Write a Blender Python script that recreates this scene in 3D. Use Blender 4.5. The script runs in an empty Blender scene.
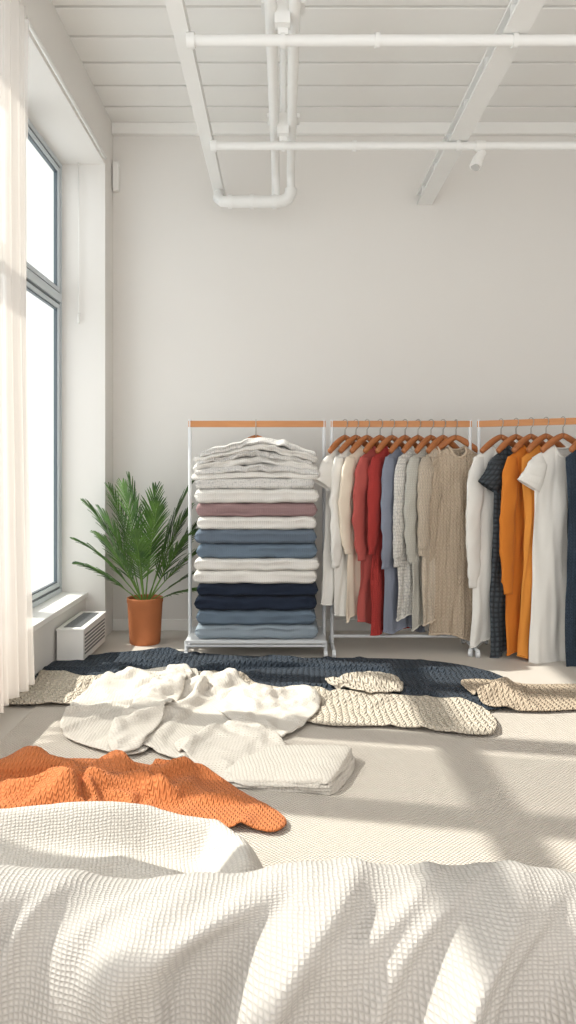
import bpy, bmesh, math, random, time
import numpy as np
from mathutils import Vector, Matrix, noise
from mathutils.geometry import delaunay_2d_cdt
random.seed(7)
T0=time.time()
CH=1.28; F=750.0
scene=bpy.context.scene

def g(px,py,z=0.0):
    Y=(CH-z)*F/(py-469.0)
    return (max(-1.42,(px-284)*Y/F), Y)
def X(px,Y): return (px-284)*Y/F
def Z(py,Y): return CH-(py-469)*Y/F

# ---------------------------------------------------------------- materials
def lin(c):
    o=[]
    for v in c:
        v/=255.0
        o.append(v/12.92 if v<=0.04045 else ((v+0.055)/1.055)**2.4)
    return (o[0],o[1],o[2],1)
def new_mat(name):
    m=bpy.data.materials.new(name); m.use_nodes=True
    nt=m.node_tree; b=nt.nodes['Principled BSDF']
    return m,nt,b
def mth(nt,op,a,b=None,c=None):
    n=nt.nodes.new('ShaderNodeMath'); n.operation=op
    for i,v in enumerate((a,b,c)):
        if v is None: continue
        if isinstance(v,(int,float)): n.inputs[i].default_value=v
        else: nt.links.new(v,n.inputs[i])
    return n.outputs[0]
def plain(name,col,rough=0.6,var=0.04,nscale=6,bump=0.0,bscale=80,metal=0):
    m,nt,b=new_mat(name)
    c=lin(col)
    tc=nt.nodes.new('ShaderNodeTexCoord')
    n=nt.nodes.new('ShaderNodeTexNoise'); n.inputs['Scale'].default_value=nscale; n.inputs['Detail'].default_value=5
    nt.links.new(tc.outputs['Object'],n.inputs['Vector'])
    r=nt.nodes.new('ShaderNodeMix'); r.data_type='RGBA'
    r.inputs[6].default_value=tuple(max(0,x*(1-var)) for x in c[:3])+(1,)
    r.inputs[7].default_value=tuple(min(1,x*(1+var)) for x in c[:3])+(1,)
    nt.links.new(n.outputs[0],r.inputs[0]); nt.links.new(r.outputs[2],b.inputs['Base Color'])
    b.inputs['Roughness'].default_value=rough; b.inputs['Metallic'].default_value=metal
    if bump:
        n2=nt.nodes.new('ShaderNodeTexNoise'); n2.inputs['Scale'].default_value=bscale; n2.inputs['Detail'].default_value=4
        nt.links.new(tc.outputs['Object'],n2.inputs['Vector'])
        bp=nt.nodes.new('ShaderNodeBump'); bp.inputs['Strength'].default_value=bump; bp.inputs['Distance'].default_value=0.01
        nt.links.new(n2.outputs[0],bp.inputs['Height']); nt.links.new(bp.outputs[0],b.inputs['Normal'])
    return m
def fabric(name,col,scale=60,bump=0.6,kind='knit',dist=0.006,dark=0.75,rot=0.0,speck=0.0):
    """knit / waffle / weave pattern driven by the metre-scaled UV map"""
    m,nt,b=new_mat(name); c=lin(col)
    uv=nt.nodes.new('ShaderNodeUVMap'); uv.uv_map='UVMap'
    mp=nt.nodes.new('ShaderNodeMapping'); mp.inputs['Rotation'].default_value=(0,0,rot)
    mp.inputs['Scale'].default_value=(scale,scale,scale)
    nt.links.new(uv.outputs[0],mp.inputs[0])
    nz=nt.nodes.new('ShaderNodeTexNoise'); nz.inputs['Scale'].default_value=0.25; nz.inputs['Detail'].default_value=2
    nt.links.new(mp.outputs[0],nz.inputs['Vector'])
    sp=nt.nodes.new('ShaderNodeSeparateXYZ'); nt.links.new(mp.outputs[0],sp.inputs[0])
    wob=mth(nt,'MULTIPLY',nz.outputs[0],1.0)
    u=mth(nt,'ADD',sp.outputs[0],wob); v=mth(nt,'ADD',sp.outputs[1],wob)
    if kind=='knit':
        tri=mth(nt,'PINGPONG',u,0.5)
        vs=mth(nt,'SINE',mth(nt,'MULTIPLY',mth(nt,'ADD',v,mth(nt,'MULTIPLY',tri,1.4)),6.2832))
        colw=mth(nt,'ABSOLUTE',mth(nt,'SINE',mth(nt,'MULTIPLY',u,3.1416)))
        h=mth(nt,'MULTIPLY',mth(nt,'ADD',mth(nt,'MULTIPLY',vs,0.35),0.65),mth(nt,'POWER',colw,0.6))
    elif kind=='waffle':
        a=mth(nt,'ABSOLUTE',mth(nt,'SINE',mth(nt,'MULTIPLY',u,3.1416)))
        d=mth(nt,'ABSOLUTE',mth(nt,'SINE',mth(nt,'MULTIPLY',v,3.1416)))
        h=mth(nt,'MULTIPLY',a,d)
        h=mth(nt,'POWER',h,0.8)
    else:
        a=mth(nt,'SINE',mth(nt,'MULTIPLY',u,6.2832)); d=mth(nt,'SINE',mth(nt,'MULTIPLY',v,6.2832))
        h=mth(nt,'ADD',mth(nt,'MULTIPLY',mth(nt,'MULTIPLY',a,d),0.5),0.5)
    r=nt.nodes.new('ShaderNodeMix'); r.data_type='RGBA'
    r.inputs[6].default_value=tuple(x*dark for x in c[:3])+(1,); r.inputs[7].default_value=c
    nt.links.new(h,r.inputs[0])
    out=r.outputs[2]
    if speck:
        n3=nt.nodes.new('ShaderNodeTexNoise'); n3.inputs['Scale'].default_value=1.3; n3.inputs['Detail'].default_value=3
        nt.links.new(mp.outputs[0],n3.inputs['Vector'])
        st=mth(nt,'MULTIPLY',mth(nt,'GREATER_THAN',n3.outputs[0],0.58),speck)
        r2=nt.nodes.new('ShaderNodeMix'); r2.data_type='RGBA'
        nt.links.new(st,r2.inputs[0]); nt.links.new(out,r2.inputs[6]); r2.inputs[7].default_value=lin((130,132,138))
        out=r2.outputs[2]
    nt.links.new(out,b.inputs['Base Color'])
    bp=nt.nodes.new('ShaderNodeBump'); bp.inputs['Strength'].default_value=bump; bp.inputs['Distance'].default_value=dist
    nt.links.new(h,bp.inputs['Height']); nt.links.new(bp.outputs[0],b.inputs['Normal'])
    b.inputs['Roughness'].default_value=0.92
    b.inputs['Specular IOR Level'].default_value=0.15
    b.inputs['Sheen Weight'].default_value=0.05
    return m
def wood(name,c1,c2,scale=8):
    m,nt,b=new_mat(name)
    tc=nt.nodes.new('ShaderNodeTexCoord'); mp=nt.nodes.new('ShaderNodeMapping'); mp.inputs['Scale'].default_value=(1,8,8)
    nt.links.new(tc.outputs['Object'],mp.inputs[0])
    n=nt.nodes.new('ShaderNodeTexNoise'); n.inputs['Scale'].default_value=scale; n.inputs['Detail'].default_value=6
    nt.links.new(mp.outputs[0],n.inputs['Vector'])
    r=nt.nodes.new('ShaderNodeMix'); r.data_type='RGBA'; r.inputs[6].default_value=lin(c1); r.inputs[7].default_value=lin(c2)
    nt.links.new(n.outputs[0],r.inputs[0]); nt.links.new(r.outputs[2],b.inputs['Base Color']); b.inputs['Roughness'].default_value=0.45
    return m

M_wall=plain('wall_paint',(229,225,220),0.9,0.015,2,0.05,120)
M_ceil=plain('ceiling_paint',(240,238,234),0.8,0.02,3)
M_white=plain('white_paint',(240,238,234),0.45,0.02)
M_pipe=plain('pipe_paint',(238,237,234),0.5,0.03)
M_frame=plain('window_frame',(206,213,218),0.4,0.02)
M_sash=plain('window_sash',(84,94,100),0.4,0.02)
M_metal=plain('hook_metal',(170,165,158),0.3,0.02,metal=0.8)
M_rackwhite=plain('rack_white',(222,224,226),0.35,0.02)
M_dark=plain('grille_dark',(110,112,114),0.5,0.03)
M_lens=plain('lamp_lens',(190,188,184),0.3,0.02)
M_floor=plain('concrete_floor',(202,195,186),0.55,0.05,4,0.08,60)
M_wood=wood('rack_wood',(182,116,64),(206,146,92))
M_hang=wood('hanger_wood',(150,84,44),(190,122,70))
M_terra=plain('terracotta',(186,112,68),0.7,0.10,9,0.15,60)
M_soil=plain('soil',(60,44,34),0.95,0.3,30,0.6,60)
M_stem=plain('palm_stem',(112,146,68),0.6,0.1)
def leafmat():
    m,nt,b=new_mat('palm_leaf')
    tc=nt.nodes.new('ShaderNodeTexCoord'); n=nt.nodes.new('ShaderNodeTexNoise'); n.inputs['Scale'].default_value=9
    nt.links.new(tc.outputs['Object'],n.inputs['Vector'])
    r=nt.nodes.new('ShaderNodeValToRGB'); r.color_ramp.elements[0].position=0.3; r.color_ramp.elements[1].position=0.7
    r.color_ramp.elements[0].color=lin((38,72,34)); r.color_ramp.elements[1].color=lin((100,138,60))
    nt.links.new(n.outputs[0],r.inputs[0]); nt.links.new(r.outputs[0],b.inputs['Base Color']); b.inputs['Roughness'].default_value=0.45
    return m
M_leaf=leafmat()
def glassmat():
    m=bpy.data.materials.new('window_glass'); m.use_nodes=True; nt=m.node_tree
    for n in list(nt.nodes): nt.nodes.remove(n)
    o=nt.nodes.new('ShaderNodeOutputMaterial'); t=nt.nodes.new('ShaderNodeBsdfTransparent'); gl=nt.nodes.new('ShaderNodeBsdfGlossy')
    t.inputs[0].default_value=(0.95,0.98,0.99,1); gl.inputs['Roughness'].default_value=0.03
    mx=nt.nodes.new('ShaderNodeMixShader'); mx.inputs[0].default_value=0.06
    nt.links.new(t.outputs[0],mx.inputs[1]); nt.links.new(gl.outputs[0],mx.inputs[2]); nt.links.new(mx.outputs[0],o.inputs[0])
    return m
M_glass=glassmat()
def sheer():
    m=bpy.data.materials.new('sheer_curtain'); m.use_nodes=True; nt=m.node_tree
    for n in list(nt.nodes): nt.nodes.remove(n)
    o=nt.nodes.new('ShaderNodeOutputMaterial'); t=nt.nodes.new('ShaderNodeBsdfTransparent')
    d=nt.nodes.new('ShaderNodeBsdfDiffuse'); tl=nt.nodes.new('ShaderNodeBsdfTranslucent')
    for s in (d,tl): s.inputs[0].default_value=lin((230,223,216))
    a=nt.nodes.new('ShaderNodeMixShader'); a.inputs[0].default_value=0.45
    nt.links.new(d.outputs[0],a.inputs[1]); nt.links.new(tl.outputs[0],a.inputs[2])
    mx=nt.nodes.new('ShaderNodeMixShader'); mx.inputs[0].default_value=0.5
    nt.links.new(t.outputs[0],mx.inputs[1]); nt.links.new(a.outputs[0],mx.inputs[2]); nt.links.new(mx.outputs[0],o.inputs[0])
    return m
M_sheer=sheer()

# ---------------------------------------------------------------- mesh helpers
class MB:
    def __init__(s): s.v=[]; s.f=[]; s.m=[]; s.uv={}
    def add(s,vs,fs,mi=0,uvs=None):
        o=len(s.v); s.v+= [tuple(p) for p in vs]
        if uvs is not None:
            for i,q in enumerate(uvs): s.uv[o+i]=q
        for f in fs: s.f.append(tuple(i+o for i in f)); s.m.append(mi)
    def box(s,a,b,mi=0):
        x0,y0,z0=a; x1,y1,z1=b
        s.add([(x0,y0,z0),(x1,y0,z0),(x1,y1,z0),(x0,y1,z0),(x0,y0,z1),(x1,y0,z1),(x1,y1,z1),(x0,y1,z1)],
              [(0,3,2,1),(4,5,6,7),(0,1,5,4),(1,2,6,5),(2,3,7,6),(3,0,4,7)],mi)
    def tube(s,pts,rad,mi=0,n=12,cap=True,flat=None):
        pts=[Vector(p) for p in pts]; N=len(pts)
        if not isinstance(rad,(list,tuple)): rad=[rad]*N
        vs=[];fs=[];up=None
        for i,p in enumerate(pts):
            t=(pts[min(i+1,N-1)]-pts[max(i-1,0)]).normalized()
            if up is None:
                up=Vector((0,0,1)) if abs(t.z)<0.9 else Vector((0,1,0))
            a=t.cross(up).normalized(); bb=a.cross(t).normalized(); up=bb
            for k in range(n):
                an=2*math.pi*k/n
                vs.append(p+a*math.cos(an)*rad[i]+bb*math.sin(an)*rad[i]*(flat or 1))
        for i in range(N-1):
            for k in range(n):
                fs.append((i*n+k,i*n+(k+1)%n,(i+1)*n+(k+1)%n,(i+1)*n+k))
        if cap:
            fs.append(tuple(range(n-1,-1,-1))); fs.append(tuple((N-1)*n+k for k in range(n)))
        s.add(vs,fs,mi)
    def lathe(s,prof,c=(0,0,0),mi=0,n=48):
        vs=[];fs=[]
        for r,z in prof:
            for k in range(n):
                a=2*math.pi*k/n; vs.append((c[0]+r*math.cos(a),c[1]+r*math.sin(a),c[2]+z))
        for i in range(len(prof)-1):
            for k in range(n): fs.append((i*n+k,i*n+(k+1)%n,(i+1)*n+(k+1)%n,(i+1)*n+k))
        s.add(vs,fs,mi)
    def obj(s,name,mats,smooth=False,bevel=0,parent=None,loc=None,rotz=0,autosmooth=False):
        me=bpy.data.meshes.new(name); me.from_pydata(s.v,[],s.f)
        for m in mats: me.materials.append(m)
        me.polygons.foreach_set('material_index',s.m)
        if s.uv:
            l=me.uv_layers.new(name='UVMap')
            for lp in me.loops:
                l.data[lp.index].uv=s.uv.get(lp.vertex_index,(0,0))
        if smooth: me.polygons.foreach_set('use_smooth',[True]*len(me.polygons))
        me.update()
        o=bpy.data.objects.new(name,me); scene.collection.objects.link(o)
        if loc: o.location=loc
        o.rotation_euler[2]=rotz
        if bevel:
            md=o.modifiers.new('bevel','BEVEL'); md.width=bevel; md.segments=3; md.limit_method='ANGLE'
        if autosmooth:
            bm=bmesh.new(); bm.from_mesh(me)
            for e in bm.edges:
                if len(e.link_faces)==2 and e.calc_face_angle()>math.radians(40): e.smooth=False
            for f in bm.faces: f.smooth=True
            bm.to_mesh(me); bm.free()
        if parent: o.parent=parent
        return o
def empty(name,loc=(0,0,0)):
    o=bpy.data.objects.new(name,None); o.location=loc; scene.collection.objects.link(o); o.empty_display_size=0.1
    return o

# ================================================================ cloths on the floor (cloth simulation, done first)
def catmull(P,step=0.025):
    P=[Vector(p) for p in P]; N=len(P); out=[]
    for i in range(N):
        p0,p1,p2,p3=P[i-1],P[i],P[(i+1)%N],P[(i+2)%N]
        k=max(2,int((p2-p1).length/step))
        for j in range(k):
            t=j/k
            out.append(0.5*((2*p1)+(-p0+p2)*t+(2*p0-5*p1+4*p2-p3)*t*t+(-p0+3*p1-3*p2+p3)*t**3))
    return out
def segdist(P,poly,closed=True):
    A=np.array(poly); B=np.roll(A,-1,axis=0)
    if not closed: A=A[:-1]; B=B[:-1]
    best=np.full(len(P),1e9)
    for a,c in zip(A,B):
        d=c-a; l=(d@d)+1e-12
        t=np.clip(((P-a)@d)/l,0,1)
        q=a+t[:,None]*d
        best=np.minimum(best,np.hypot(P[:,0]-q[:,0],P[:,1]-q[:,1]))
    return best
def inside(P,poly):
    A=np.array(poly); B=np.roll(A,-1,axis=0); r=np.zeros(len(P),bool)
    for a,c in zip(A,B):
        cond=((a[1]>P[:,1])!=(c[1]>P[:,1]))
        xx=(c[0]-a[0])*(P[:,1]-a[1])/(c[1]-a[1]+1e-15)+a[0]
        r^= cond&(P[:,0]<xx)
    return r
def G_(L,z=0): return [g(px,py,z) for px,py in L]
def tri_sheet(outline,res):
    out=catmull(outline,res)
    poly=np.array([(p.x,p.y) for p in out])
    mn=poly.min(0); mx=poly.max(0)
    gx=np.arange(mn[0],mx[0],res); gy=np.arange(mn[1],mx[1],res*0.87)
    Gp=np.array([(x+(0.5*res if j%2 else 0),y) for j,y in enumerate(gy) for x in gx])
    Gp=Gp[inside(Gp,poly)]; Gp=Gp[segdist(Gp,poly)>res*0.6]
    P=np.concatenate([poly,Gp]); n0=len(poly)
    r=delaunay_2d_cdt([Vector(p) for p in P.tolist()],[(i,(i+1)%n0) for i in range(n0)],[],1,1e-6)
    return np.array([(v.x,v.y) for v in r[0]]),[tuple(f) for f in r[2]]
colliders=[]
def ground_collider():
    b=MB(); b.box((-3,-1,-0.3),(4,7,0.0)); o=b.obj('tmp_ground',[]); md=o.modifiers.new('c','COLLISION')
    o.collision.cloth_friction=60; o.collision.thickness_outer=0.006
    return o
tmpg=ground_collider()
def top_z(P):
    z=np.zeros(len(P))
    for kd,co in colliders:
        for i,(x,y) in enumerate(P):
            c,idx,d=kd.find((x,y,0))
            if d<0.05: z[i]=max(z[i],co[idx])
    return z
def simcloth(pieces,name,mat,grow=0.12,res=0.026,frames=28,seed=0,thick=0.010,bend=0.6,amp=0.03,fq=3.0,ang=0,aniso=2.0,uvrot=0.0,ridges=(),subd=1):
    from mathutils.kdtree import KDTree
    objs=[]
    for pi,outline in enumerate(pieces):
        V2,fs=tri_sheet(outline,res)
        ca,sa=math.cos(ang+pi*0.6),math.sin(ang+pi*0.6)
        tz=top_z(V2)
        z=[]
        for i,(x,y) in enumerate(V2):
            u=x*ca+y*sa; v=-x*sa+y*ca
            q=noise.noise(Vector((u*fq/aniso,v*fq,seed+pi*7.3)))
            q2=noise.noise(Vector((u*fq*2/aniso,v*fq*2.2,seed+pi*3.1+20)))
            z.append(amp*max(0,1-abs(q)*3)**1.3+0.4*amp*max(0,1-abs(q2)*3)+0.004)
        z=np.array(z)
        for pl,A,w in ridges:
            dd=segdist(V2,np.array(pl),False); z=z+A*np.exp(-(dd/w)**2)
        z=z+tz+0.012
        cu,su=math.cos(uvrot+pi*0.5),math.sin(uvrot+pi*0.5)
        b=MB(); b.add([(x,y,zz) for (x,y),zz in zip(V2,z)],fs,0,[(x*cu+y*su,-x*su+y*cu) for x,y in V2])
        o=b.obj('tmp_cloth',[mat],smooth=True)
        md=o.modifiers.new('cloth','CLOTH'); s=md.settings
        s.quality=5; s.mass=0.25; s.air_damping=2.0
        s.tension_stiffness=12; s.compression_stiffness=12; s.shear_stiffness=4; s.bending_stiffness=bend
        s.shrink_min=-grow
        md.collision_settings.collision_quality=2; md.collision_settings.distance_min=0.006
        md.collision_settings.use_self_collision=False
        md.point_cache.frame_start=1; md.point_cache.frame_end=frames+2
        scene.frame_start=1; scene.frame_end=frames+2
        for f in range(1,frames+1): scene.frame_set(f)
        dg=bpy.context.evaluated_depsgraph_get(); ev=o.evaluated_get(dg)
        me=bpy.data.meshes.new_from_object(ev)
        o.modifiers.remove(md); old=o.data; o.data=me; bpy.data.meshes.remove(old)
        scene.frame_set(1)
        co=[v.co.z for v in me.vertices]
        for v in me.vertices:
            if v.co.z<0.003: v.co.z=0.003
        kd=KDTree(len(co))
        for i,v in enumerate(me.vertices): kd.insert((v.co.x,v.co.y,0),i)
        kd.balance(); colliders.append((kd,co))
        o.modifiers.new('col','COLLISION'); o.collision.thickness_outer=0.008; o.collision.cloth_friction=40
        objs.append(o)
    return (name,objs,thick,subd)

F_navyk=fabric('knit_dark_navy',(60,69,80),scale=34,bump=0.9,dark=.55,dist=.012)
F_chunky=fabric('chunky_cream_knit',(220,208,190),scale=34,bump=1.0,dark=.72,dist=.014)
F_cream_k=fabric('fine_cream_knit',(219,212,202),scale=70,bump=0.5,dark=.88,dist=.006)
F_beigek=fabric('chunky_beige_knit',(206,187,164),scale=36,bump=1.0,dark=.7,dist=.014)
F_orangek=fabric('orange_knit',(212,128,78),scale=66,bump=0.8,dark=.76,dist=.008)
F_waffle=fabric('waffle_white',(210,204,196),scale=85,bump=0.45,kind='waffle',dark=.84,dist=.007)
F_bed=fabric('waffle_bedspread',(194,189,183),scale=95,bump=0.5,kind='waffle',dark=.80,dist=.006)

todo=[]
todo.append(simcloth([G_([(62,676),(72,669),(85,664),(110,661),(150,657),(190,658),(240,661),(300,663),(360,664),(420,667),(468,677),(488,690),(484,706),(430,712),(370,708),(300,702),(200,698),(120,690),(70,684)],0.0)],
  'navy_knit_scarf',F_navyk,seed=2,ang=-0.1,amp=.055,res=0.03,grow=.125))
todo.append(simcloth([G_([(470,688),(520,690),(576,690),(640,690),(655,704),(576,712),(520,714),(488,710)])],'beige_knit_scarf',F_beigek,seed=4,amp=.035,res=.03,grow=.13))
todo.append(simcloth([G_([(6,698),(12,684),(45,680),(90,684),(150,686),(205,682),(200,694),(150,704),(66,706),(20,706)])],'chunky_knit_scarf',F_chunky,seed=6,amp=.045,grow=.14))
todo.append(simcloth([G_([(225,692),(260,692),(290,696),(335,701),(390,703),(430,706),(462,712),(478,722),(474,735),(430,733),(380,728),(330,727),(290,718),(250,708)]),
   G_([(330,694),(346,686),(375,682),(393,686),(396,698),(365,703)])],'chunky_knit_blanket',F_chunky,seed=8,amp=.045,ang=.3,grow=.13,fq=3.6))
todo.append(simcloth([
   G_([(66,734),(80,706),(120,684),(165,677),(195,686),(180,712),(160,735),(140,754),(105,752)]),
   G_([(125,742),(150,709),(190,692),(235,693),(255,705),(258,728),(244,750),(215,766),(180,760),(150,750)]),
   G_([(222,712),(260,701),(300,704),(316,711),(308,724),(280,740),(250,738),(232,724)]),
   G_([(180,752),(240,734),(272,744),(290,762),(262,788),(228,784),(195,768)]),
   G_([(150,700),(172,683),(190,688),(168,722),(138,755),(112,750),(128,719)])],
   'cream_sweater',F_cream_k,seed=12,amp=.034,fq=3.6,ang=.9,res=.024,grow=.085,bend=1.4))
todo.append(simcloth([
   G_([(-60,790),(0,768),(60,764),(110,765),(150,772),(160,792),(100,806),(20,812),(-60,825)],.02),
   G_([(-60,832),(0,806),(70,786),(120,780),(165,780),(205,786),(228,798),(266,822),(256,834),(225,830),(150,822),(60,830),(0,858),(-60,890)])],
   'orange_knit_blanket',F_orangek,seed=35,amp=.065,fq=3.2,ang=-.45,res=.025,grow=.12,bend=1.0,
   ridges=[(G_([(-20,785),(50,776),(110,778)]),0.07,0.08),(G_([(60,812),(100,800),(170,800),(240,812)]),0.04,0.06)]))
print('sim',time.time()-T0)
bpy.data.objects.remove(tmpg)
for name,objs,thick,subd in todo:
    for o in objs:
        for md in list(o.modifiers): o.modifiers.remove(md)
    bm=bmesh.new(); mats=[objs[0].data.materials[0]]
    for o in objs: bm.from_mesh(o.data)
    me=bpy.data.meshes.new(name); bm.to_mesh(me); bm.free(); me.materials.append(mats[0])
    for p in me.polygons: p.use_smooth=True
    for o in objs: bpy.data.objects.remove(o)
    o=bpy.data.objects.new(name,me); scene.collection.objects.link(o)
    o.location.z=0.008
    s=o.modifiers.new('thickness','SOLIDIFY'); s.thickness=thick; s.offset=1
    if subd:
        d=o.modifiers.new('sub','SUBSURF'); d.levels=subd; d.render_levels=subd

# ---- layered folded sweater / throw
def drape(b,outline,H=0.03,r=0.03,folds=(),namp=0.03,nf=4.0,ang=0.0,aniso=3.0,seed=0,mi=0,res=0.022,wob=0.012,uvrot=0.0,zb=0.012,smooth=True,tilt=None):
    out=catmull(outline,0.022)
    out=[Vector((p.x+wob*noise.noise(Vector((p.x*9,p.y*9,seed))),p.y+wob*noise.noise(Vector((p.x*9,p.y*9,seed+5.5))))) for p in out]
    poly=np.array([(p.x,p.y) for p in out])
    ca,sa=math.cos(ang),math.sin(ang)
    flds=[(np.array(f[0]),f[1],f[2]) for f in folds]
    def hraw(P,d):
        h=H*np.sqrt(np.clip(1-(1-np.clip(d/r,0,1))**2,0,1))
        edge=np.clip(d/0.09,0,1); edge=edge*edge*(3-2*edge)
        ns=np.empty(len(P))
        for i,(x,y) in enumerate(P):
            uu=(x*ca+y*sa); vv=(-x*sa+y*ca)
            wx=noise.noise(Vector((uu*2.1,vv*2.1,seed+9)))*0.35
            q=noise.noise(Vector((uu*nf/aniso+wx,(vv+wx*0.35)*nf,seed)))
            ns[i]=math.exp(-(q*4.5)**2)+0.25*(q+0.4)
        h=h+namp*ns*(0.25+0.75*edge)*np.clip(d/0.02,0,1)
        for pl,A,w in flds:
            dd=segdist(P,pl,False); h=h+A*np.exp(-(dd/w)**2)*np.clip(d/0.03,0,1)**0.5
        return h
    mn=poly.min(0); mx=poly.max(0)
    gx=np.arange(mn[0],mx[0],res); gy=np.arange(mn[1],mx[1],res)
    Gq=np.array([(x+(0.5*res if j%2 else 0),y) for j,y in enumerate(gy) for x in gx])
    Gq=Gq[inside(Gq,poly)]; Gq=Gq[segdist(Gq,poly)>0.018]
    nx=np.roll(poly,-1,0)-np.roll(poly,1,0); nx/=np.linalg.norm(nx,axis=1)[:,None]+1e-9
    nrm=np.stack([-nx[:,1],nx[:,0]],1)
    area=0.5*np.sum(poly[:,0]*np.roll(poly[:,1],-1)-np.roll(poly[:,0],-1)*poly[:,1])
    if area<0: nrm=-nrm
    rings=[]
    for dd in (0.003,0.009):
        R=poly+nrm*dd; dr=segdist(R,poly); ok=inside(R,poly)&(dr>dd*0.85); rings.append(R[ok])
    P=np.concatenate([poly]+rings+[Gq]); n0=len(poly)
    res_=delaunay_2d_cdt([Vector(p) for p in P.tolist()],[(i,(i+1)%n0) for i in range(n0)],[],1,1e-6)
    vv=np.array([(v.x,v.y) for v in res_[0]]); fs=[tuple(f) for f in res_[2]]
    d=segdist(vv,poly); d[d<1e-5]=0
    h=hraw(vv,d)+zb
    if tilt is not None: h=h*np.array([tilt(x,y) for x,y in vv])
    cu,su=math.cos(uvrot),math.sin(uvrot)
    b.add([(x,y,z) for (x,y),z in zip(vv,h)],fs,mi,[(x*cu+y*su,-x*su+y*cu+z*0.8) for (x,y),z in zip(vv,h)])
b=MB()
fo=G_([(222,780),(228,770),(262,758),(272,756),(342,760),(354,763),(355,769),(340,790),(332,797),(322,797),(245,791),(230,788)])
xa=fo[0][0]; xb=fo[5][0]
til=lambda x,y: (0.45+0.55*max(0,min(1,(x-xa)/(xb-xa))))*(1+0.10*noise.noise(Vector((x*6,y*6,3))))
for k in range(4):
    q=k*0.005
    drape(b,[(x-q*(1 if i>3 else -1)+0.007*math.sin(i*2.1+k*1.7),y+q*0.8+0.005*math.cos(i*1.3+k*2.2)) for i,(x,y) in enumerate(fo)],H=0.014,r=0.010,namp=0.0 if k<3 else 0.012,nf=4,ang=0.5,seed=20+k,wob=.014,zb=0.012+k*0.0150,tilt=til,uvrot=.15,
      folds=[] if k<3 else [(G_([(240,776),(290,772),(345,778)]),0.006,0.03)])
b.obj('folded_white_sweater',[F_cream_k],smooth=True)
b=MB()
drape(b,G_([(-100,900),(-60,868),(0,858),(60,852),(150,848),(215,852),(250,866),(270,892),(274,930),(270,985),(0,990),(-100,990)]),H=0.055,r=0.05,namp=0.04,nf=2.4,ang=0.35,seed=44,uvrot=.2,res=.016,wob=.004,
  folds=[(G_([(-20,872),(60,868),(150,866),(215,872),(238,892),(248,930)]),0.10,0.06),(G_([(10,965),(50,915),(120,900),(170,915)]),0.055,0.07)])
b.obj('white_knit_throw',[F_waffle],smooth=True)

# ---------------------------------------------------------------- room shell
WY=5.95; LX=-1.357; CZ=4.01; RX=3.3; NY=-1.2
b=MB(); b.box((-2.1,NY,-0.1),(RX+0.1,WY+0.15,0)); b.obj('floor',[M_floor])
b=MB(); b.box((-2.1,WY,0),(RX+0.1,WY+0.15,CZ+0.1)); b.obj('wall_back',[M_wall])
b=MB(); b.box((RX,NY,0),(RX+0.1,WY,CZ+0.1)); b.obj('wall_right',[M_wall])
b=MB()
b.box((-2.1,5.69,0),(LX,WY,CZ+0.1))
b.box((-1.8,NY,3.59),(LX,5.69,CZ+0.1))
b.box((-1.80,NY,0),(-1.505,5.69,0.31))
b.box((-1.8,NY,0.31),(LX,0.2,3.59))
b.obj('wall_left',[M_wall])
b=MB()
y=WY
while y>0.4:
    b.box((-1.36,y-0.283,CZ),(RX,y-0.004,CZ+0.05))
    y-=0.305
b.box((-1.8,NY,CZ+0.03),(RX+0.1,WY+0.1,CZ+0.12))
b.obj('ceiling',[M_ceil],bevel=0.006)
b=MB(); b.box((-1.357,WY-0.015,0),(RX,WY,0.09)); b.obj('baseboard_back',[M_white],bevel=0.004)
b=MB(); b.box((-1.72,0.2,0.31),(-1.487,5.69,0.347)); b.obj('trim_window_sill',[M_white],bevel=0.006)
b=MB(); b.box((-1.357,WY-0.05,CZ-0.09),(RX,WY,CZ)); b.obj('trim_ceiling',[M_ceil],bevel=0.006)

mull=[5.69,4.82,4.0,3.2,2.4,1.6,0.8,0.2]
for i in range(len(mull)-1):
    y1=mull[i]; y0=mull[i+1]
    e=empty('window_%d'%(i+1),(-1.684,(y0+y1)/2,0.347))
    b=MB(); x0,x1=-1.735,-1.684
    z0,z1,zt=0.347,3.59,2.56
    w=0.035
    def fr(x0,x1,ya,yb,za,zb,w,mi):
        b.box((x0,ya,za),(x1,ya+w,zb),mi); b.box((x0,yb-w,za),(x1,yb,zb),mi)
        b.box((x0,ya+w,za),(x1,yb-w,za+w),mi); b.box((x0,ya+w,zb-w),(x1,yb-w,zb),mi)
    fr(x0,x1,y0,y1,z0,z1,w,0)
    b.box((x0,y0+w,zt-0.03),(x1+0.01,y1-w,zt+0.03),0)
    fr(x0+0.005,x1-0.008,y0+w,y1-w,z0+w,zt-0.03,0.018,1)
    fr(x0+0.005,x1-0.008,y0+w,y1-w,zt+0.03,z1-w,0.018,1)
    fr(x0+0.012,x1-0.002,y0+w+0.018,y1-w-0.018,z0+w+0.018,zt-0.048,0.030,0)
    fr(x0+0.012,x1-0.002,y0+w+0.018,y1-w-0.018,zt+0.048,z1-w-0.018,0.030,0)
    fr(x0+0.016,x1-0.012,y0+w+0.048,y1-w-0.048,z0+w+0.048,zt-0.078,0.010,1)
    fr(x0+0.016,x1-0.012,y0+w+0.048,y1-w-0.048,zt+0.078,z1-w-0.048,0.010,1)
    o=b.obj('frame',[M_frame,M_sash]); o.parent=e; o.matrix_parent_inverse=Matrix.Translation(-e.location)
    b=MB(); b.box((-1.712,y0+w,z0+w),(-1.708,y1-w,z1-w)); o=b.obj('glass',[M_glass]); o.parent=e; o.matrix_parent_inverse=Matrix.Translation(-e.location)

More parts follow.
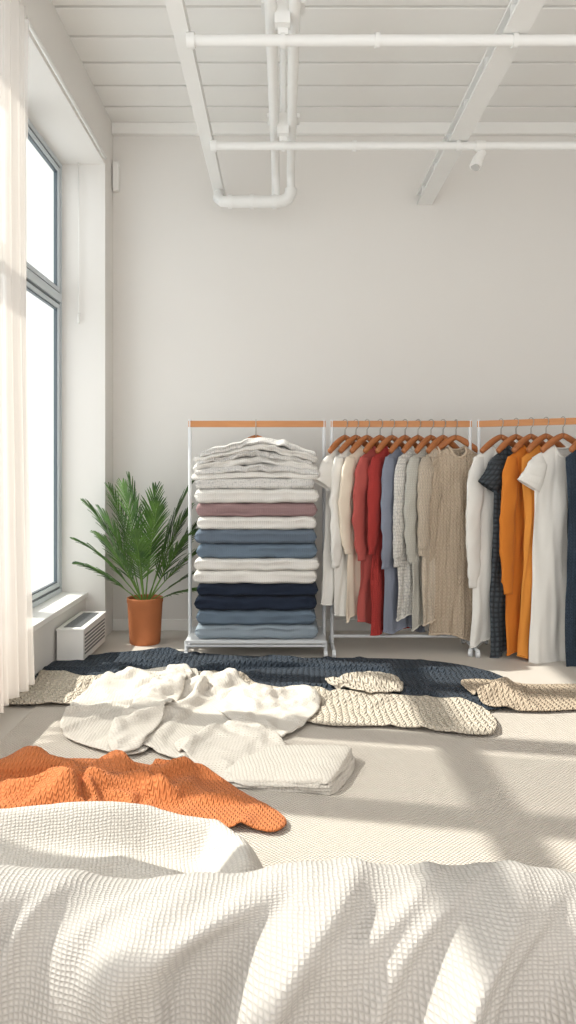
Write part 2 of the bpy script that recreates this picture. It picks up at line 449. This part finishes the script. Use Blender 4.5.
b=MB(); b.tube([(-1.55,5.66,3.59),(-1.55,5.66,2.45)],0.004,n=8); b.tube([(-1.55,5.66,2.45),(-1.55,5.66,2.38)],0.009,n=10); b.obj('blind_cord',[M_white],smooth=True)
b=MB(); b.box((-1.35,WY-0.06,3.47),(-1.30,WY,3.70)); b.obj('wall_sensor',[M_white],bevel=0.012)

# sheer curtain
b=MB(); vs=[];fs=[]; NYc=150; NZ=40
for j in range(NZ+1):
    t=j/NZ; z=3.56-t*(3.56-0.2)
    for i in range(NYc+1):
        s=i/NYc; yy=3.0+s*(3.80-3.0)-0.05*math.sin(t*3.1)*(s)+0.06*t
        ph=s*2*math.pi*7+0.6*math.sin(s*9+t*1.2)
        xx=-1.31+0.045*math.sin(ph)*(0.6+0.6*t)+0.015*math.sin(ph*2.3+1)
        vs.append((xx,yy,z))
for j in range(NZ):
    for i in range(NYc):
        a=j*(NYc+1)+i; fs.append((a,a+1,a+NYc+2,a+NYc+1))
b.add(vs,fs); b.tube([(-1.31,0.3,3.565),(-1.31,5.5,3.565)],0.012,1)
b.obj('sheer_curtain',[M_sheer,M_white],smooth=True)

# heater
b=MB(); x0,x1,y0,y1,h=-1.485,-1.31,4.9,5.5,0.235
b.box((x0,y0,0.02),(x1,y1,h-0.01))
b.box((x0-0.006,y0-0.006,h-0.012),(x1+0.006,y1+0.006,h))
for k in range(16):
    yy=y0+0.05+k*0.032
    b.box((x0+0.03,yy,h),(x1-0.03,yy+0.014,h+0.004),1)
for k in range(6):
    zz=0.06+k*0.024
    b.box((x1,y0+0.03,zz),(x1+0.003,y1-0.03,zz+0.012),1)
for yy in (y0+0.04,y1-0.08): b.box((x0+0.02,yy,0),(x1-0.02,yy+0.04,0.02),1)
b.obj('convector_heater',[M_white,M_dark],bevel=0.002)

# ---------------------------------------------------------------- ceiling steelwork
b=MB(); x=-0.495; z=3.376
b.box((x-0.04,0.4,z),(x+0.04,5.95,z+0.010)); b.box((x-0.04,0.4,z+0.04),(x+0.04,5.95,z+0.05)); b.box((x-0.012,0.4,z+0.01),(x+0.012,5.95,z+0.04))
b.obj('ceiling_track',[M_pipe],bevel=0.002)
b=MB(); x=1.114
b.box((x-0.06,0.4,z),(x+0.06,5.95,z+0.012)); b.box((x-0.06,0.4,z+0.075),(x+0.06,5.95,z+0.087)); b.box((x-0.010,0.4,z+0.012),(x+0.010,5.95,z+0.075))
yy=0.8
while yy<5.8:
    b.box((x-0.055,yy,z+0.012),(x+0.055,yy+0.012,z+0.075)); yy+=0.45
b.obj('steel_beam',[M_pipe],bevel=0.002)
b=MB()
for dx in (-0.062,0.05):
    b.tube([(dx,0.4,3.47),(dx,5.45,3.47)]+[(dx,5.45+0.12*math.sin(a),3.47-0.12*(1-math.cos(a))) for a in (0.4,0.8,1.2,1.57)]+[(dx,5.57,3.30)],0.030,n=16)
b.tube([(0.05,5.57,3.36),(0.05,5.57,3.33),(0.03,5.57,3.29),(-0.01,5.57,3.27),(-0.06,5.57,3.265),(-0.41,5.57,3.265)],0.045,n=20)
for xx in (-0.07,-0.40,-0.24): b.tube([(xx-0.015,5.57,3.265),(xx+0.015,5.57,3.265)],0.053,n=20)
b.tube([(-0.41,5.57,3.265),(-0.46,5.57,3.265),(-0.49,5.6,3.30),(-0.49,5.66,3.36)],0.04,n=20)
for yy in (1.4,2.5,3.62,4.79):
    b.box((-0.11,yy-0.05,3.50),(0.10,yy+0.05,3.53)); b.tube([(-0.005,yy,3.5),(-0.005,yy,CZ)],0.02,n=10)
    b.box((-0.045,yy-0.06,3.40),(0.03,yy+0.0,3.53))
b.obj('conduit_pipe',[M_pipe],autosmooth=True)
PZ=3.348
for yy in (3.62,4.80):
    b=MB(); b.tube([(-0.45,yy,PZ),(RX,yy,PZ)],0.026,n=18)
    b.tube([(-0.47,yy,PZ),(-0.43,yy,PZ)],0.036,n=18)
    for xx in (-0.005,0.45,1.114,1.9,2.8): b.tube([(xx-0.012,yy,PZ),(xx+0.012,yy,PZ)],0.034,n=18)
    b.box((-0.03,yy-0.02,PZ+0.02),(0.02,yy+0.02,3.44))
    b.obj('sprinkler_pipe',[M_pipe],autosmooth=True)
b=MB(); sy=4.80; sx=X(480,sy)
b.tube([(sx,sy,PZ),(sx,sy,3.29)],0.009,n=12)
b.tube([(sx+0.02,sy+.02,3.315),(sx-0.015,sy-0.005,3.26),(sx-0.035,sy-0.02,3.205)],[0.026,0.033,0.038],n=24)
b.tube([(sx-0.035,sy-0.02,3.2055),(sx-0.037,sy-0.0214,3.202)],0.029,1,n=24)
b.tube([(sx-0.03,sy,PZ),(sx+0.03,sy,PZ)],0.033,n=16)
b.obj('ceiling_spotlight',[M_white,M_lens],autosmooth=True)

# ---------------------------------------------------------------- palm
PX,PY=X(145,5.52),5.52
pot=empty('potted_palm',(PX,PY,0))
b=MB()
b.lathe([(0.0,0.0),(0.105,0.0),(0.112,0.01),(0.128,0.30),(0.132,0.305),(0.132,0.335),(0.126,0.338),(0.118,0.335),(0.115,0.29),(0.0,0.29)])
o=b.obj('pot',[M_terra],autosmooth=True,parent=pot)
b=MB(); b.lathe([(0,0.305),(0.06,0.303),(0.116,0.296)]); b.obj('soil',[M_soil],parent=pot)
b=MB(); random.seed(11)
def frond(az,lean,L,curl):
    pts=[];d=Vector((math.cos(az)*math.sin(lean),math.sin(az)*math.sin(lean),math.cos(lean)))
    p=Vector((math.cos(az)*0.03*random.random(),math.sin(az)*0.03,0.29)); N=34
    ax=Vector((-math.sin(az),math.cos(az),0))
    tang=[]
    for i in range(N+1):
        pts.append(p.copy()); tang.append(d.copy())
        p=p+d*(L/N); d=(Matrix.Rotation(curl*(i/N)**1.3/N*2,3,ax)@d).normalized()
    b.tube(pts,[0.0055*(1-0.75*i/N) for i in range(N+1)],1,n=6)
    st=11
    for i in range(st,N+1):
        t=(i-st)/(N-st)
        ll=L*0.27*(math.sin(math.pi*min(1,0.22+0.74*t))**0.7)+0.02
        for sd in (-1,1):
            T=tang[i]; side=ax*sd; nrm=T.cross(side).normalized()
            if nrm.z<0: nrm=-nrm
            dr=(side*(0.70-0.38*t)+T*(0.72+0.4*t)+nrm*0.10).normalized()
            dr=(dr+Vector((random.uniform(-.07,.07),random.uniform(-.07,.07),random.uniform(-.07,.07)))).normalized()
            w=(T-dr*T.dot(dr)).normalized()*0.0062
            base=pts[i]; vs=[];S=5
            for k in range(S+1):
                s=k/S; c=base+dr*ll*s+Vector((0,0,-1))*ll*0.16*s*s
                ww=w*(math.sin(math.pi*(0.15+0.85*s))**0.6 if s<1 else 0.03)
                vs+= [c-ww+nrm*0.002,c-nrm*0.0015,c+ww+nrm*0.002]
            fs=[]
            for k in range(S):
                a=k*3; fs+=[(a,a+1,a+4,a+3),(a+1,a+2,a+5,a+4)]
            b.add(vs,fs,0)
spec=[(185,24,.84,1.0),(200,38,.68,1.0),(165,14,.88,.8),(-5,28,.84,1.2),(-18,42,.72,1.0),(10,16,.92,.9),(270,26,.66,1.3),(240,12,.90,.6),
      (300,16,.80,.8),(225,30,.66,1.0),(330,32,.70,1.1),(180,5,.92,.6),(190,50,.55,.7),(-5,54,.60,.8),(310,8,.86,.5),(210,20,.76,.8),(345,22,.78,.7),(-12,68,.46,.7)]
for az,le,L,c in spec:
    frond(math.radians(az),math.radians(le),L,math.radians(le*c*0.55+8))
b.obj('fronds',[M_leaf,M_stem],smooth=True,parent=pot)

# ---------------------------------------------------------------- racks
RZ=1.598
def rack(p0,p1,shelf=False):
    p0=Vector(p0);p1=Vector(p1); d=(p1-p0); L=d.length; ang=math.atan2(d.y,d.x)
    b=MB(); r=0.0125
    b.box((-0.01,-0.012,RZ-0.022),(L+0.01,0.012,RZ+0.022),1)
    for x in (0,L):
        b.tube([(x,0,0.05),(x,0,RZ+0.03)],r,0,n=14)
        b.tube([(x,-0.22,0.045),(x,0.22,0.045)],r,0,n=14)
        for yy in (-0.21,0.21):
            b.tube([(x-0.012,yy,0.022),(x+0.012,yy,0.022)],0.022,0,n=18)
    b.tube([(0,0,0.10),(L,0,0.10)],r*0.9,0,n=14)
    if shelf:
        b.box((0.0,-0.25,0.105),(L,0.2,0.125),0)
        b.tube([(0,-0.23,0.085),(L,-0.23,0.085)],r*0.8,0,n=12)
        for x in (0,L): b.tube([(x,-0.2,0.05),(x,-0.2,0.11)],r,0,n=12)
    return b.obj('clothing_rack',[M_rackwhite,M_wood,M_dark],autosmooth=True,loc=(p0.x,p0.y,0),rotz=ang)
RY=5.3
rack((X(190,RY),RY,0),(X(324,RY),RY,0),True)
rack((X(332,RY),RY,0),(X(470,RY),RY,0))
A3=Vector((X(479,RY),RY,0)); B3=Vector((2.35,4.74,0))
rack(A3,B3)

# ---------------------------------------------------------------- hangers and garments
def hanger(x,y,rot,half=0.2):
    b=MB(); zb=RZ+0.022
    pts=[]
    for k in range(11):
        a=math.radians(-30+k*21); pts.append((0.0,0.026*math.cos(a),zb-0.018+0.026*math.sin(a)+0.002))
    b.tube(pts,0.003,1,n=8)
    last=pts[-1]
    b.tube([last,(0,-0.018,zb-0.045),(0,0,zb-0.06),(0,0,zb-0.12)],0.003,1,n=8)
    zt=zb-0.115
    for s in (-1,1):
        arm=[(s*half*t,-0.015*t*t,zt-0.085*t**1.3-0.02*t) for t in [i/8 for i in range(9)]]
        b.tube(arm,[0.014+0.004*math.sin(3*t/8) for t in range(9)],0,n=12,flat=1.3)
    b.obj('clothes_hanger',[M_hang,M_metal],smooth=True,loc=(x,y,0),rotz=rot)
def garment(name,x,y,rot,mat,L,W=0.22,sleeve='long',seed=0,thick=0.022,ztop=1.46,fold=0.022,neck='round',flare=0.04,sl=0.62,drop=0.105):
    rnd=random.Random(seed); b=MB()
    NU,NV=60,70; ph=rnd.uniform(0,6); k1=rnd.uniform(5,7); k2=rnd.uniform(9,12); hem=rnd.uniform(.01,.03)
    tilt=rnd.uniform(-.03,.03)
    def top(u,side):
        a=abs(u)
        z=-drop*a**1.25
        nk=0.30
        if a<nk:
            dip=(0.075 if side<0 else 0.02)
            if neck=='v' and side<0: z=-0.13*(1-a/nk)-drop*nk**1.25
            else: z=-dip*math.sqrt(max(0,1-(a/nk)**2))-drop*nk**1.25
        return z
    for side in (-1,1):
        vs=[];uvs=[];fs=[]
        for j in range(NV+1):
            v=j/NV
            for i in range(NU+1):
                u=-1+2*i/NU
                zt=top(u,side); z=zt*(1-v)**1.5+ -v*L +(hem*math.sin(u*4+ph)+tilt*u)*v
                w=W*(1+flare*v)*(1-0.10*math.sin(math.pi*min(1,v*1.5)))*(1+0.07*noise.noise(Vector((v*4,seed,math.copysign(2,u)))))
                sh=0.014*v*noise.noise(Vector((v*2.5,seed*1.3,7)))*2
                prof=math.sqrt(max(0,1-u*u))
                d=thick*prof*(min(1,v*9)**0.5 if abs(u)>0.3 else 1.0)
                amp=fold*(v**0.7)
                wv=noise.noise(Vector((u*k1*0.35+ph+0.9*v,v*0.9,seed*1.7)))
                wv2=noise.noise(Vector((u*k2*0.4-1.2*v,v*2.2,seed*2.9+4)))
                f=amp*(1.3*math.exp(-(wv*5)**2)-0.6+0.25*math.sin(u*k1+ph+1.6*v)+1.1*wv2)*0.85
                f+=0.012*math.sin((abs(u)*5-v*16)+ph)*math.exp(-((v-0.22)/0.16)**2)*prof
                f+=0.012*noise.noise(Vector((u*3+seed*7,v*5,side)))*min(1,v*6)
                vs.append((u*w+sh,side*d+f,z+ztop)); uvs.append((u*W,z))
        for j in range(NV):
            for i in range(NU):
                a=j*(NU+1)+i
                q=(a,a+1,a+NU+2,a+NU+1)
                fs.append(q if side>0 else q[::-1])
        b.add(vs,fs,0,uvs)
        hp=[vs[NV*(NU+1)+i] for i in range(NU+1)]
        b.tube(hp,0.006,0,n=6)
        cp=[vs[i] for i in range(NU+1) if abs(-1+2*i/NU)<=0.33]
        b.tube(cp,0.008,0,n=8)
    if sleeve!='none':
        SL=sl if sleeve=='long' else 0.22
        for s in (-1,1):
            N=44;n=24; vs=[];uvs=[];fs=[]
            bend=rnd.uniform(-0.025,0.03); SLs=SL*rnd.uniform(.90,1.04); fy=-0.018
            for j in range(N+1):
                t=j/N
                if sleeve=='long':
                    cx=s*(W*0.78+0.055*min(1,t*2.2)+bend*math.sin(t*4)); cz=-0.115-SLs*t*1.0+0.02
                    rx=0.072*(1-0.38*t)*(1+0.12*noise.noise(Vector((t*6,seed,s))))
                    if t>0.92: rx*=0.78
                    if t<0.12: rx*=0.55+0.45*(t/0.12)
                else:
                    cx=s*(W*0.76+0.085*t); cz=-0.09-SLs*t; rx=0.062+0.018*t
                    if t<0.25: rx*=0.45+0.55*t/0.25
                cy=fy*min(1,t*3)+0.014*math.sin(t*5+ph)*t
                for k in range(n):
                    a=2*math.pi*k/n
                    q=1 if sleeve=='long' else 0.3
                    nn=noise.noise(Vector((math.cos(a)*1.2+seed,math.sin(a)*1.2+s,t*7)))
                    wr=1+q*(0.20*nn+0.12*math.exp(-((math.sin(t*14+ph+a*0.8))/0.35)**2)*(0.4+t))
                    zz=cz
                    if sleeve!='long': zz+= 0.045*t*math.cos(a)*s
                    vs.append((cx+rx*math.cos(a)*wr,cy+rx*0.40*math.sin(a)*wr,zz+ztop)); uvs.append((rx*a,zz))
            for j in range(N):
                for k in range(n): fs.append((j*n+k,(j+1)*n+k,(j+1)*n+(k+1)%n,j*n+(k+1)%n))
            fs.append(tuple(range(n)))
            if sleeve=='long': fs.append(tuple(N*n+k for k in range(n-1,-1,-1)))
            b.add(vs,fs,0,uvs)
    return b.obj(name,[mat],smooth=True,loc=(x,y,0),rotz=rot)
fm=fabric
F_white=fm('cotton_white',(238,235,229),scale=120,bump=0.2,kind='weave',dark=.95)
F_cream=fm('cotton_cream',(238,224,205),scale=110,bump=0.2,kind='weave',dark=.93)
F_red=fm('knit_red',(180,66,62),scale=60,bump=0.6,dark=.85)
F_red2=fm('cotton_coral_red',(186,92,86),scale=100,bump=0.3,dark=.9)
F_blue=fm('cotton_periwinkle',(146,152,168),scale=100,bump=0.3)
F_lace=fm('patterned_ivory',(230,226,219),scale=45,bump=0.6,kind='waffle',dark=.75,speck=.35)
F_sage=fm('cotton_pale_grey',(210,207,197),scale=60,bump=0.6)
F_oat=fm('knit_oatmeal',(216,201,182),scale=42,bump=0.9)
F_beige=fm('knit_beige',(202,183,161),scale=38,bump=0.9,dark=.80,dist=.008)
F_char=fm('knit_charcoal',(80,86,92),scale=30,bump=1.0,dark=.4,kind='waffle')
F_or=fm('cotton_orange',(218,130,52),scale=110,bump=0.2,kind='weave',dark=.93)
F_or2=fm('cotton_amber',(230,152,70),scale=110,bump=0.2,kind='weave',dark=.93)
F_navy=fm('cotton_slate_navy',(60,72,86),scale=50,bump=0.7)
rad=math.radians
r2=[ (345,'hanging_white_tshirt',F_white,600,'short',42),
 (356,'hanging_cream_shirt',F_white,616,'long',40),
 (367,'hanging_cream_shirt',F_cream,618,'long',40),
 (380,'hanging_red_sweater',F_red2,626,'long',40),
 (392,'hanging_red_sweater',F_red,632,'long',40),
 (405,'hanging_blue_shirt',F_blue,632,'long',40),
 (418,'hanging_patterned_blouse',F_lace,620,'long',39),
 (431,'hanging_grey_shirt',F_sage,626,'long',38),
 (443,'hanging_oatmeal_sweater',F_oat,622,'long',36),
 (456,'hanging_beige_sweater',F_beige,638,'long',8)]
for i,(hp,nm,m,bot,sl,th) in enumerate(r2):
    x=X(hp,RY); L=1.46-Z(bot,5.2); last=hp>450
    hanger(x,RY,rad(th),half=0.17)
    garment(nm,x,RY-(0.03 if last else 0),rad(th),m,L,W=0.195 if last else 0.205,sleeve=sl,seed=i+3,thick=.045 if last else 0.02,fold=0.011 if last else 0.016,sl=.86 if last else 0.74)
def on3(px):
    lo,hi=0,1.5
    for _ in range(40):
        t=(lo+hi)/2; p=A3+(B3-A3)*t
        if 284+F*p.x/p.y<px: lo=t
        else: hi=t
    return A3+(B3-A3)*t
r3=[(501,'hanging_white_shirt',F_white,640,'long',20,.23,.98),
 (516,'hanging_charcoal_sweater',F_char,652,'short',24,.21,.9),
 (531,'hanging_orange_shirt',F_or,652,'long',26,.21,.9),
 (546,'hanging_amber_shirt',F_or2,655,'none',24,.21,.9),
 (563,'hanging_white_tshirt',F_white,667,'short',14,.235,.7),
 (590,'hanging_navy_dress',F_navy,675,'none',20,.2,.7),
 (608,'hanging_cream_shirt',F_cream,660,'none',20,.22,.7),
 (624,'hanging_grey_shirt',F_sage,660,'long',20,.22,.7)]
for i,(hp,nm,m,bot,sl,th,W,slen) in enumerate(r3):
    p=on3(hp); L=1.46-Z(bot,p.y-0.06)
    hanger(p.x,p.y,rad(th),half=0.17)
    garment(nm,p.x,p.y,rad(th),m,L,W=W,sleeve=sl,seed=i+40,thick=0.024,fold=0.018,sl=slen)

# ---------------------------------------------------------------- folded stack
C=dict(blu2=(154,166,176),blu=(112,128,144),navy=(40,48,64),wht=(236,232,226),grb=(106,118,132),mauve=(158,130,130),pink=(224,210,205),pat=(224,221,217))
smats=[];sidx={}
for k,c in C.items():
    sidx[k]=len(smats)
    smats.append(fabric('folded_'+k,c,scale=70,bump=0.5,kind='knit' if k!='pat' else 'waffle',dark=.85,speck=.35 if k=='pat' else 0))
edges=[640,626,611,597,584,571,559,544,530,517,503,489,478,471,464,456,450,443,436]
cols=['blu2','blu','navy','navy','wht','wht','blu','grb','wht','mauve','wht','pat','wht','pat','wht','pat','wht','pat']
b=MB(); rs=random.Random(5)
YF=5.06
def slab(cx,y0,y1,z0,z1,w,mi,bow,sd,tw,crease,pk=0.0):
    NX,NR=70,40; vs=[];fs=[];uvs=[]
    zc=(z0+z1)/2; hh=(z1-z0)/2*1.05; yc=(y0+y1)/2; hd=(y1-y0)/2
    cz=rs.uniform(-.25,.25); loose=bow>.02
    for i in range(NX+1):
        u=-1+2*i/NX
        e=1-max(0,(abs(u)*w/2-(w/2-hh*0.9))/(hh*0.9)); e=max(0,min(1,e)); sc=math.sqrt(max(0,1-(1-e)**2))
        sc=max(sc,0.02)
        for k in range(NR):
            a=2*math.pi*k/NR; ca,sa=math.cos(a),math.sin(a)
            zn=math.copysign(abs(sa)**0.6,sa)
            yy=math.copysign(abs(ca)**0.25,ca)*hd*(0.93+0.07*sc)
            if ca<0 and crease:
                yy+= 0.022*math.exp(-((zn-cz-0.25*noise.noise(Vector((u*1.5,sd,3))))/0.13)**2)
            nn=noise.noise(Vector((u*3+sd*5,zn*0.8,sd)))
            dz=-bow*(abs(u-pk*(1-abs(u)))**1.2)+(.016 if loose else 0.009)*noise.noise(Vector((u*3.2,sd*3,0)))
            if loose: dz+=0.010*noise.noise(Vector((u*8,sd*2,5)))
            vs.append((cx+u*w/2+tw*ca,yc+yy+(.045 if loose else 0.018)*nn,zc+zn*hh*sc+dz)); uvs.append((u*w/2,yy+zn*hh))
    for i in range(NX):
        for k in range(NR): fs.append((i*NR+k,i*NR+(k+1)%NR,(i+1)*NR+(k+1)%NR,(i+1)*NR+k))
    fs.append(tuple(range(NR))); fs.append(tuple(NX*NR+k for k in range(NR-1,-1,-1)))
    b.add(vs,fs,mi,uvs)
n=len(cols)
for i in range(n):
    z0=Z(edges[i],YF); z1=Z(edges[i+1],YF)
    bow=0.0; w=0.835
    if i>=12: bow=0.018*(i-11); w=0.84-0.003*(i-11)+rs.uniform(-.02,.02)
    w+=rs.uniform(-.02,.02); cx=X(256,YF)+rs.uniform(-.008,.008)*(2 if i>=12 else 1); yo=rs.uniform(-.015,.015)
    slab(cx,YF+yo,YF+0.4,z0,z1,w,sidx[cols[i]],bow,i*3,rs.uniform(-.003,.003),i<12,pk=rs.uniform(0,.12))
b.obj('folded_clothes_stack',smats,smooth=True)
hanger(X(256,RY),RY,0,half=0.17)

# ---------------------------------------------------------------- floor rug
F_rug=fabric('woven_rug',(214,205,194),scale=60,bump=0.8,kind='weave',dark=.76,dist=.007)
b=MB()
x0,x1,y0,y1=-1.33,2.7,1.0,4.35
b.add([(x0,y0,0.008),(x1,y0,0.008),(x1,y1,0.008),(x0,y1,0.008)],[(0,1,2,3)],0,[(x0,y0),(x1,y0),(x1,y1),(x0,y1)])
b.add([(x0,y0,0.0),(x1,y0,0.0),(x1,y1,0.0),(x0,y1,0.0),(x0,y0,0.008),(x1,y0,0.008),(x1,y1,0.008),(x0,y1,0.008)],[(0,1,5,4),(1,2,6,5),(2,3,7,6),(3,0,4,7)],0,[(0,0)]*8)
b.obj('woven_area_rug',[F_rug])

# ---------------------------------------------------------------- foreground bench covered by waffle bedspread
b=MB(); NX,NP=420,130
def pr(s):
    pts=[(1.72,0.02),(1.70,0.20),(1.675,0.34),(1.64,0.395),(1.57,0.412),(1.52,0.395),(1.487,0.345),(1.468,0.25),(1.458,0.12),(1.45,0.02)]
    t=s*(len(pts)-1); i=min(int(t),len(pts)-2); f=t-i
    P=[pts[max(i-1,0)],pts[i],pts[i+1],pts[min(i+2,len(pts)-1)]]
    o=[]
    for c in (0,1):
        p0,p1,p2,p3=[q[c] for q in P]
        o.append(0.5*((2*p1)+(-p0+p2)*f+(2*p0-5*p1+4*p2-p3)*f*f+(-p0+3*p1-3*p2+p3)*f**3))
    return o
vs=[];uvs=[];fs=[]
for j in range(NP+1):
    s=j/NP; y,z=pr(s); fw=max(0,(s-0.42)/0.58)**0.8; fb=max(0,(0.4-s)/0.4)
    for i in range(NX+1):
        x=-1.34+3.0*i/NX
        sh=x+0.30*fw+0.06*noise.noise(Vector((x*2,s*3,11)))
        n1=noise.noise(Vector((sh*3.0,fw*0.6,1.5))); n2=noise.noise(Vector((sh*6.5,fw*1.0,4.2))); n3=noise.noise(Vector((x*2.2,s*4,8)))
        rd=math.exp(-(n1*4.2)**2); rd2=math.exp(-(n2*4.5)**2)
        yy=y-(0.16*rd+0.06*rd2+0.06*n1)*fw+0.04*n3*fb
        zz=z+0.035*noise.noise(Vector((x*1.8+4,s*2.5,2)))*math.sin(math.pi*s)+(0.018*rd+0.010*rd2)*math.sin(math.pi*s)**2
        zz=max(zz,0.004)
        vs.append((x,yy,zz)); uvs.append((x,s*0.95))
for j in range(NP):
    for i in range(NX):
        a=j*(NX+1)+i; fs.append((a,a+1,a+NX+2,a+NX+1))
b.add(vs,fs,0,uvs)
b.obj('draped_waffle_blanket',[F_bed],smooth=True)
b=MB(); b.box((-1.3,1.53,0.0),(1.6,1.62,0.33)); b.obj('low_bench',[M_white],bevel=0.02)

# ---------------------------------------------------------------- light: hazy sky, bright high on the window side
w=bpy.data.worlds.new('World'); scene.world=w; w.use_nodes=True
nt=w.node_tree; bg=nt.nodes['Background']
tc=nt.nodes.new('ShaderNodeTexCoord'); sp=nt.nodes.new('ShaderNodeSeparateXYZ'); nt.links.new(tc.outputs['Generated'],sp.inputs[0])
def mapr(src,a,b_,c,d):
    n=nt.nodes.new('ShaderNodeMapRange'); n.interpolation_type='SMOOTHSTEP'
    nt.links.new(src,n.inputs[0])
    for i,v in zip((1,2,3,4),(a,b_,c,d)): n.inputs[i].default_value=v
    return n.outputs[0]
up=mapr(sp.outputs[2],0.25,0.62,2.45,3.0)
side=mapr(sp.outputs[0],-0.45,0.15,1.0,0.75)
st=mth(nt,'MULTIPLY',up,side)
nt.links.new(st,bg.inputs[1])
cr=nt.nodes.new('ShaderNodeMix'); cr.data_type='RGBA'
cr.inputs[6].default_value=(0.975,0.98,0.98,1); cr.inputs[7].default_value=(1.0,0.96,0.92,1)
nt.links.new(mapr(sp.outputs[2],0.1,0.6,0,1),cr.inputs[0]); nt.links.new(cr.outputs[2],bg.inputs[0])
sl=bpy.data.lights.new('sun','SUN'); sl.energy=6.6; sl.angle=0.018; sl.color=(1.0,0.92,0.82)
so=bpy.data.objects.new('sun',sl); scene.collection.objects.link(so)
so.rotation_euler=Vector((1.0,-0.20,-1.02)).to_track_quat('-Z','Y').to_euler()
scene.view_settings.view_transform='Standard'

cam=bpy.data.cameras.new('camera'); co=bpy.data.objects.new('camera',cam); scene.collection.objects.link(co)
co.location=(0,0,CH); co.rotation_euler=(math.radians(90),0,0)
cam.sensor_width=36; cam.lens=F/1024*36; cam.shift_x=4/1024; cam.shift_y=-43/1024; cam.clip_start=0.05
scene.camera=co
print('total',time.time()-T0)
